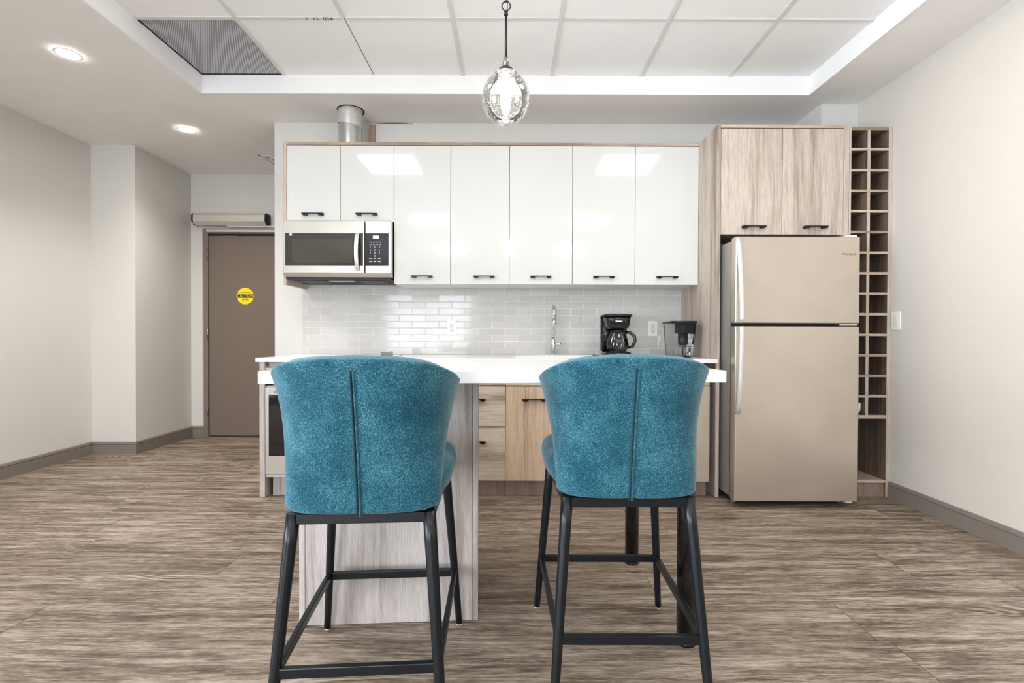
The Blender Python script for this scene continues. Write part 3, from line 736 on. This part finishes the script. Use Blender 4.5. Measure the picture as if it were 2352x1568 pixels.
B().tube([(cx + .052, cy - .06, 1.075), (cx + .085, cy - .075, 1.072), (cx + .112, cy - .085, 1.045), (cx + .115, cy - .085, 1.01), (cx + .10, cy - .078, .975), (cx + .072, cy - .07, .965)], [.009, .011, .012, .012, .011, .008], 12).build('carafe_handle', 'black_pl', cg)
cord = [(cx + .09, cy + .10, .93), (cx + .12, cy + .08, .915), (cx + .16, cy + .05, .9055), (cx + .20, cy + .03, .9055)]
B().tube(cord, .0035, 8).tube([(cx + .20, cy + .03, .910), (cx + .232, cy + .028, .910)], .009, 10).build('cord', 'black_pl', cm)
lp = [(cx - .098, cy - .02, .9055), (cx - .13, cy - .035, .9055), (cx - .158, cy - .03, .9065), (cx - .165, cy - .01, .910), (cx - .15, cy + .01, .9085), (cx - .11, cy + .005, .906)]
B().tube(lp, .0045, 8).build('cord_loop', 'black_pl', cm)

# water filter dispenser
wx, wy = 1.187, 3.45
wd = thing('water_dispenser', 'clear plastic water filter dispenser with black lid beside the tall wood panel', 'water dispenser', (wx, wy, .9))
def shell(b, prof, t=.003):
    o = [[(x, y, z) for x, y in rrect(wx, wy, hx, hy, 32, 6)] for hx, hy, z in prof]
    b.rings(o, False); return b
shell(B(), [(.074, .095, .912), (.087, .13, 1.135)]).build('tank', 'acrylic', wd)
stack(B(), wx, wy, [(.074, .095, .9115, 0, 0), (.074, .095, .9155, 0, 0)], 32, 6).build('tank_floor', 'acrylic', wd)
stack(B(), wx, wy, [(.060, .08, .9005, 0, 0), (.062, .082, .911, 0, 0)], 32, 6).build('stand', 'acrylic', wd)
stack(B(), wx, wy, [(.091, .135, 1.1355, 0, 0), (.092, .136, 1.146, 0, 0), (.089, .132, 1.152, 0, 0)], 32, 6).build('lid', 'black_pl', wd)
B().box(wx - .004, wx + .074, wy - .07, wy + .09, 1.068, 1.134).build('reservoir', 'black_matte', wd, bevel=.006)
B().lathe(wx + .03, wy + .01, [(.028, .985), (.034, 1.0), (.034, 1.0675)], 24).build('filter', 'dk_grey', wd)
B().box(wx - .02, wx + .055, wy - .0925, wy - .06, .975, .982).build('shelf', 'black_pl', wd)
B().lathe(wx + .035, wy - .04, [(.028, .9165), (.031, .972)], 20, cap=False).build('cup', 'carafe', wd)
B().tube([(wx + .03, wy - .085, .935), (wx + .03, wy - .12, .935), (wx + .03, wy - .125, .918)], .007, 10).build('tap', 'galv', wd)

# small black clips on worktop
bc = thing('clip_stack', 'small black clip stack with thin curved strip on worktop behind left stool', 'clip', (-.84, 3.30, .9))
B().box(-.876, -.815, 3.285, 3.31, .9008, .909).box(-.870, -.83, 3.283, 3.285, .903, .908).build('lower_clip', 'black_pl', bc, bevel=.001)
B().prism([(-.882, .9095), (-.800, .9095), (-.804, .921), (-.874, .921)], 3.283, 3.308, 'y').build('middle_clip', 'black_pl', bc, bevel=.001)
B().prism([(-.879, .9215), (-.802, .9215), (-.803, .940), (-.815, .938), (-.84, .934), (-.879, .936)], 3.286, 3.306, 'y').build('upper_clip', 'black_pl', bc, bevel=.001)
B().rings([[(-.815 + .082 * t, 3.280, .9012 + .014 * t * t), (-.815 + .082 * t, 3.300, .9012 + .014 * t * t), (-.815 + .082 * t, 3.300, .9040 + .014 * t * t), (-.815 + .082 * t, 3.280, .9040 + .014 * t * t)] for t in [i / 8 for i in range(9)]], True, True).build('strip', 'black_pl', bc)

# ------------------------------------------------------------------ tall unit over fridge
tu = thing('tall_cabinet', 'tall wood laminate cabinet frame with two doors above the fridge', 'cabinet', (1.75, YP, 0))
B().box(1.3275, 1.3515, YP, YW - .002, .001, 2.412).build('side_panel', 'wood', tu, bevel=.001)
B().box(2.1485, 2.1815, YP, 3.48, .001, 2.412).build('side_panel', 'wood', tu, bevel=.001)
B().box(1.352, 2.148, YP, 3.48, 2.394, 2.412).build('top_panel', 'wood_h', tu, bevel=.001)
B().box(1.353, 2.147, YP + .022, 3.48, 1.709, 2.3935).build('carcass', 'wood_dk', tu)
for a, b in ((1.353, 1.7495), (1.7515, 2.147)):
    d = B().box(a + .001, b - .001, YP + .001, YP + .02, 1.707, 2.388).build('door', 'wood', tu, bevel=.001); d['_base'] = tu['_base']
    pull((a + b) / 2 + .01, YP + .001, 1.752, d)
# wine rack
WX0, WX1 = 2.1835, 2.4625
wr = thing('wine_rack', 'tall wood laminate wine rack with two columns of open cubbies by the right wall', 'wine rack', (2.32, YP, 0))
def shaded_board(x0, x1, z0, z1, name, mat, y0=YP + .001, y1=3.477):      # board coloured for the rack's inner shade, front strip in full wood tone
    o = B().box(x0, x1, y0 + .003, y1, z0, z1).build(name, 'rack_in_shade', wr)
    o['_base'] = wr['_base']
    B().box(x0, x1, y0, y0 + .0029, z0, z1).build('unshaded_front', mat, o)
shaded_board(WX0, WX0 + .012, .001, 2.402, 'side_panel', 'wood', YP, 3.487)
shaded_board(WX1 - .024, WX1, .001, 2.402, 'side_panel', 'wood', YP, 3.487)
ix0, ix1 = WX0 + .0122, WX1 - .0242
shaded_board(ix0, ix1, 2.382, 2.402, 'top_panel', 'wood_h', YP, 3.487)
B().box(ix0, ix1, 3.478, 3.487, .02, 2.3815).build('back_panel', 'rack_back_shade', wr)
pit = (2.392 - .526) / 14; xm = (2.186 + .113 + 2.186 + .137) / 2
shz = [2.392 - pit * i for i in range(1, 15)]
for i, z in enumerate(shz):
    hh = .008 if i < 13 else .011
    shaded_board(ix0, ix1, z - hh, z + hh, 'shelf', 'wood_h')
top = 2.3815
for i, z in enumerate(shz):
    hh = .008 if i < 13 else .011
    shaded_board(xm - .009, xm + .009, z + hh + .0002, top, 'divider', 'wood'); top = z - hh - .0002
B().box(ix0, ix1, YP + .001, 3.477, .098, .112).build('bottom_shelf', 'wood_h', wr)
B().box(ix0, ix1 - .004, YP + .012, YP + .028, .002, .0975).build('plinth', 'wood_dk', wr)
cu = B().lathe(2.252, YP + .055, [(.030, .5385), (.040, .548), (.047, .565), (.049, .615), (.046, .615), (.044, .567), (.034, .552)], 28, cap=False)
cu.lathe(2.252, YP + .055, [(.033, .5384), (.033, .552)], 28)
cu = cu.build('white_cup', 'white_pl'); center_origin(cu); tag(cu, 'small white cup in the lowest left cubby of the wine rack', 'cup')

# fridge
fg = thing('refrigerator', 'beige stainless top-freezer refrigerator with long curved handles', 'refrigerator', (1.735, 3.4, 0))
FX0, FX1, FF = 1.3575, 2.112, 2.957
B().box(FX0 + .012, FX1 - .006, FF + .078, 3.475 + .0, .045, 1.640).build('body', 'fsteel_side', fg, bevel=.004)
B().box(FX0 + .006, FX1 - .006, FF + .0655, FF + .0775, .06, 1.635).build('door_gasket', 'black_matte', fg)
for z0_, z1_, nm in ((1.127, 1.652, 'freezer_door'), (.042, 1.108, 'fridge_door')):
    d = B().box(FX0, FX1, FF, FF + .065, z0_, z1_).build(nm, 'fridge', fg, bevel=.008, seg=3); d['_base'] = fg['_base']
    rg = []; N = 16
    for i in range(N + 1):
        a = i / N
        if nm == 'freezer_door': z = 1.640 - a * (1.640 - 1.128); pr_ = .006 + .052 * math.sin(a * PI / 2 * .98) ** .9
        else: z = 1.105 - a * (1.105 - .575); pr_ = .006 + .052 * math.cos(a * PI / 2) ** .6 if a < 1 else .006
        y = FF - pr_; xo = 1.372
        rg.append([(xo - .016, y + .004, z), (xo - .011, y - .006, z), (xo + .011, y - .006, z), (xo + .016, y + .004, z), (xo + .012, y + .010, z), (xo - .012, y + .010, z)])
    hb = B().rings(rg, True, True)
    if nm == 'freezer_door': hb.box(1.362, 1.382, FF - .05, FF + .001, 1.135, 1.152)
    else: hb.box(1.362, 1.382, FF - .05, FF + .001, 1.082, 1.099)
    hb.build('handle', 'handle_steel', d)
    if nm == 'freezer_door': text('logo', 'Whirlpool', .020, (2.04, FF - .0006, 1.546), (PI / 2, 0, 0), 'grey_ink', d, .0004)
B().box(FX1 - .065, FX1 - .012, FF + .01, FF + .10, 1.6525, 1.664).build('top_hinge', 'white_pl', fg, bevel=.004)
B().box(FX1 - .12, FX1 - .008, FF + .006, FF + .06, 1.112, 1.123).build('middle_hinge', 'chrome', fg, bevel=.002)
B().box(FX0 + .03, FX1 - .03, FF + .12, FF + .14, .012, .0445).build('toe_grille', 'black_matte', fg)
for x in (FX0 + .03, FX1 - .06):
    B().tube([(x, FF + .10, .019), (x + .018, FF + .10, .019)], .018, 20).build('roller', 'galv', fg)
B().box(FX1 - .055, FX1 - .012, FF + .03, FF + .06, .024, .0415).build('hinge_foot', 'white_pl', fg, bevel=.003)
for x in (FX0 + .06, FX1 - .08):
    B().lathe(x, 3.42, [(.015, .001), (.015, .0445)], 16).build('rear_foot', 'black_matte', fg)

# ------------------------------------------------------------------ island (turned a little)
ROT = 0.0645
ic = thing('island_cabinet', 'wood laminate panel base holding up the left part of the island', 'island base', (0, 0, 0), ROT, local=True)
def uvloc(u, v): return (u * math.cos(ROT) - v * math.sin(ROT), u * math.sin(ROT) + v * math.cos(ROT), 0)
ic.location = uvloc(-.324, 1.99)
IB = lambda b, nm, mat, par, **k: b.build(nm, mat, par, **k)
hw = .3195
IB(B().box(-hw + .0212, hw - .0212, -.203, -.185, .001, .892), 'front_panel', 'wood_daylit', ic, bevel=.0008)
IB(B().box(-hw, -hw + .02, -.204, .215, .001, .892), 'side_panel', 'wood_daylit', ic, bevel=.0008)
IB(B().box(hw - .02, hw, -.204, .215, .001, .892), 'side_panel', 'wood_daylit', ic, bevel=.0008)
IB(B().box(-hw + .0205, hw - .0205, .197, .215, .001, .892), 'back_panel', 'wood_daylit', ic, bevel=.0008)
it = thing('island_table', 'white quartz island top on two round black posts, behind the stools', 'island', (0, 0, 0), ROT, local=True)
it.location = uvloc(.0625, 1.8975)
hu, hv = .7375, .3625
IB(B().box(-hu, hu, -hv, hv, .8935, .932), 'worktop', 'quartz', it, bevel=.0015)
for v in (1.612, 2.205):
    l_ = IB(B().lathe(.703 - .0625, v - 1.8975, [(.0305, .012), (.0305, .8855)], 40), 'leg', 'post', it)
    IB(B().lathe(.703 - .0625, v - 1.8975, [(.033, .001), (.033, .009), (.0305, .0118)], 40), 'foot', 'post', l_)
    IB(B().lathe(.703 - .0625, v - 1.8975, [(.05, .8857), (.05, .893)], 40), 'mounting_plate', 'black_matte', l_)

# ------------------------------------------------------------------ pendant
px_, py_ = -.024, 1.905
pn = thing('pendant_light', 'lit pendant lamp with a seeded clear glass globe hanging above the island', 'pendant lamp', (px_, py_, 1.86))
gz = 1.968
prof = [(.032, gz + .0935), (.045, gz + .090)] + [(.0925 * math.sin(a) ** .95, gz - .004 + .098 * math.cos(a)) for a in [.42 + (2.55 - .42) * i / 20 for i in range(21)]] + [(.036, gz - .0965), (.012, gz - .0995), (.001, gz - .100)]
B().lathe(px_, py_, prof, 56, cap=False).build('glass_globe', 'globe', pn)
B().lathe(px_, py_, [(.031, gz + .094), (.031, gz + .104), (.026, gz + .110), (.0145, gz + .111)], 36).build('fitter', 'bronze', pn)
B().lathe(px_, py_, [(.0125, gz + .1115), (.0125, gz + .150), (.0115, gz + .152)], 28).build('socket_cover', 'nickel', pn)
B().lathe(px_, py_, [(.0048, gz + .1525), (.0048, gz + .316)], 16).build('stem', 'bronze', pn)
B().lathe(px_, py_, [(.007, gz + .3165), (.009, gz + .32), (.006, gz + .325), (.009, gz + .33), (.006, gz + .335)], 20).build('finial', 'bronze', pn)
B().lathe(px_, py_, [(.014, gz + .07), (.014, gz + .0935)], 20).build('socket', 'white_pl', pn)
B().lathe(px_, py_, [(.012, gz + .0698), (.0145, gz + .05), (.020, gz + .02), (.0195, gz - .02), (.013, gz - .055), (.004, gz - .068), (.001, gz - .069)], 28).build('bulb', 'bulb', pn)
def ring(c, R, r, plane):
    P_ = []
    for k in range(24):
        a = 2 * PI * k / 24
        P_.append((c[0] + (R[0] * math.cos(a) if plane == 'x' else 0), c[1] + (R[0] * math.cos(a) if plane == 'y' else 0), c[2] + R[1] * math.sin(a)))
    return B().tube(P_, r, 8, close=True)
ring((px_, py_, gz + .353), (.0165, .018), .0026, 'x').build('loop', 'bronze', pn)
z = gz + .353 + .018 + .013; k = 0
while z < ZT - .03:
    ring((px_, py_, z), (.0075, .016), .0022, 'y' if k % 2 == 0 else 'x').build('chain_link', 'bronze', pn); z += .0265; k += 1
B().tube([(px_ + .004, py_, gz + .335), (px_ + .006, py_, gz + .40), (px_ - .004, py_, gz + .55), (px_ + .005, py_, gz + .70), (px_, py_, ZT - .01)], .0018, 6).build('cord', 'black_pl', pn)
B().lathe(px_, py_, [(.055, ZT - .0075), (.055, ZT - .012), (.03, ZT - .022), (.01, ZT - .03)], 32).build('canopy', 'bronze', pn)

# ------------------------------------------------------------------ bar stools
def make_stool(label):
    t = thing('bar_stool', label, 'bar stool', group='teal upholstered bar stools at the island', local=True)
    # legs: rear (towards the viewer) y<0, front y>0
    ends = {}
    for sx in (-1, 1):
        for nm, top, bot, r0, r1 in (('rear', (.173, -.210, .585), (.2155, -.275, .006), .0175, .0125), ('front', (.188, .195, .585), (.233, .270, .006), .0165, .0115)):
            a = Vector((top[0] * sx, top[1], top[2])); b = Vector((bot[0] * sx, bot[1], bot[2]))
            N = 8; P_ = [a + (b - a) * (i / N) for i in range(N + 1)]
            l_ = B().tube(P_, [r0 + (r1 - r0) * i / N for i in range(N + 1)], 16, flat=1.0).build('leg', 'stool_metal', t)
            B().lathe(b.x, b.y, [(.0095, .0005), (.0105, .0055)], 12).build('glide', 'white_pl', l_)
            ends[(nm, sx)] = (a, b)
    def at(nm, sx, z):
        a, b = ends[(nm, sx)]; f = (a.z - z) / (a.z - b.z); return a + (b - a) * f
    fz = .203
    for (n0, s0), (n1, s1) in ((('rear', -1), ('rear', 1)), (('front', -1), ('front', 1)), (('rear', -1), ('front', -1)), (('rear', 1), ('front', 1))):
        B().bar(at(n0, s0, fz), at(n1, s1, fz), .016, .026).build('footrest', 'stool_metal', t, bevel=.0025)
    fr_ = B()
    zz = .572
    for (n0, s0), (n1, s1) in ((('rear', -1), ('rear', 1)), (('front', -1), ('front', 1)), (('rear', -1), ('front', -1)), (('rear', 1), ('front', 1))):
        fr_.bar(at(n0, s0, zz), at(n1, s1, zz), .022, .026)
    fr_.build('seat_frame', 'stool_metal', t, bevel=.002)
    # seat cushion
    st = B(); prof = [(.150, .160, .586), (.198, .205, .590), (.222, .228, .620), (.230, .236, .650), (.226, .232, .675), (.205, .212, .690), (.150, .155, .696), (.06, .06, .697)]
    st.rings([[(x, y + .020, z) for x, y in rrect(0, 0, hx, hy, 40, 3.6)] for hx, hy, z in prof], True, True)
    st.build('seat', 'teal', t)
    # wrap-around back: centre surface grid, given thickness
    NS, NT_ = 40, 24
    b = bmesh.new(); G = []
    for j in range(NT_ + 1):
        v = j / NT_; row = []
        for i in range(NS + 1):
            s_ = -1 + 2 * i / NS; a = abs(s_)
            e = v * v * (3 - 2 * v)
            w = .181 + .048 * v ** 2.2                # half width
            D = .055 + .175 * e
            ph = s_ * PI / 2
            x = w * math.copysign(abs(math.sin(ph)) ** .72, s_)
            dy = D * (1 - abs(math.cos(ph)) ** .70) if a < 1 else D
            y0 = -.226 - .078 * v ** 1.25
            zt = .990 - .064 * a ** 2.0
            zb = .592 + .008 * a ** 3
            z = zb + (zt - zb) * v
            if i == NS // 2: dy += .006 * min(1, (1 - v) * 12)
            row.append(b.verts.new((x, y0 + dy, z)))
        G.append(row)
    for j in range(NT_):
        for i in range(NS):
            f = b.faces.new((G[j][i], G[j][i + 1], G[j + 1][i + 1], G[j + 1][i])); f.smooth = True
    bmesh.ops.recalc_face_normals(b, faces=b.faces)
    me = bpy.data.meshes.new('backrest'); b.to_mesh(me); b.free(); me.materials.append(M['teal'])
    bk = bpy.data.objects.new('backrest', me); C.objects.link(bk); bk.parent = t; bk['_base'] = (0, 0, 0)
    md = bk.modifiers.new('thick', 'SOLIDIFY'); md.thickness = .044; md.offset = 0
    md = bk.modifiers.new('round', 'BEVEL'); md.width = .017; md.segments = 4; md.limit_method = 'ANGLE'; md.angle_limit = 1.0
    # seam welt down the middle of the back
    P_ = []
    for j in range(0, 23):
        v = j / 24; z = .592 + (.991 - .592) * v; P_.append((.0, -.226 - .078 * v ** 1.25 - .0185, z - (.006 if j == 0 else 0)))
    sm = B().tube([(p[0] - .0035, p[1] - .0015, p[2]) for p in P_], .0024, 8).build('seam', 'teal_dk', bk)
    B().tube([(p[0] + .004, p[1] - .0005, p[2]) for p in P_], .003, 8).build('welt', 'teal', bk)
    return t
def copy_tree(o, parent=None):
    c = o.copy(); C.objects.link(c)
    if parent is not None: c.parent = parent
    for ch in list(o.children): copy_tree(ch, c)
    return c
s1 = make_stool('left teal upholstered bar stool with black metal legs, in front of the wood island base')
s2 = copy_tree(s1)
s2['label'] = 'right teal upholstered bar stool with black metal legs, beside the black island posts'
s1.location = (-.400, 1.472, 0); s1.rotation_euler = (0, 0, .066)
s2.location = (.334, 1.598, 0); s2.rotation_euler = (0, 0, -.002)

for o in bpy.data.objects:
    if '_base' in o: del o['_base']
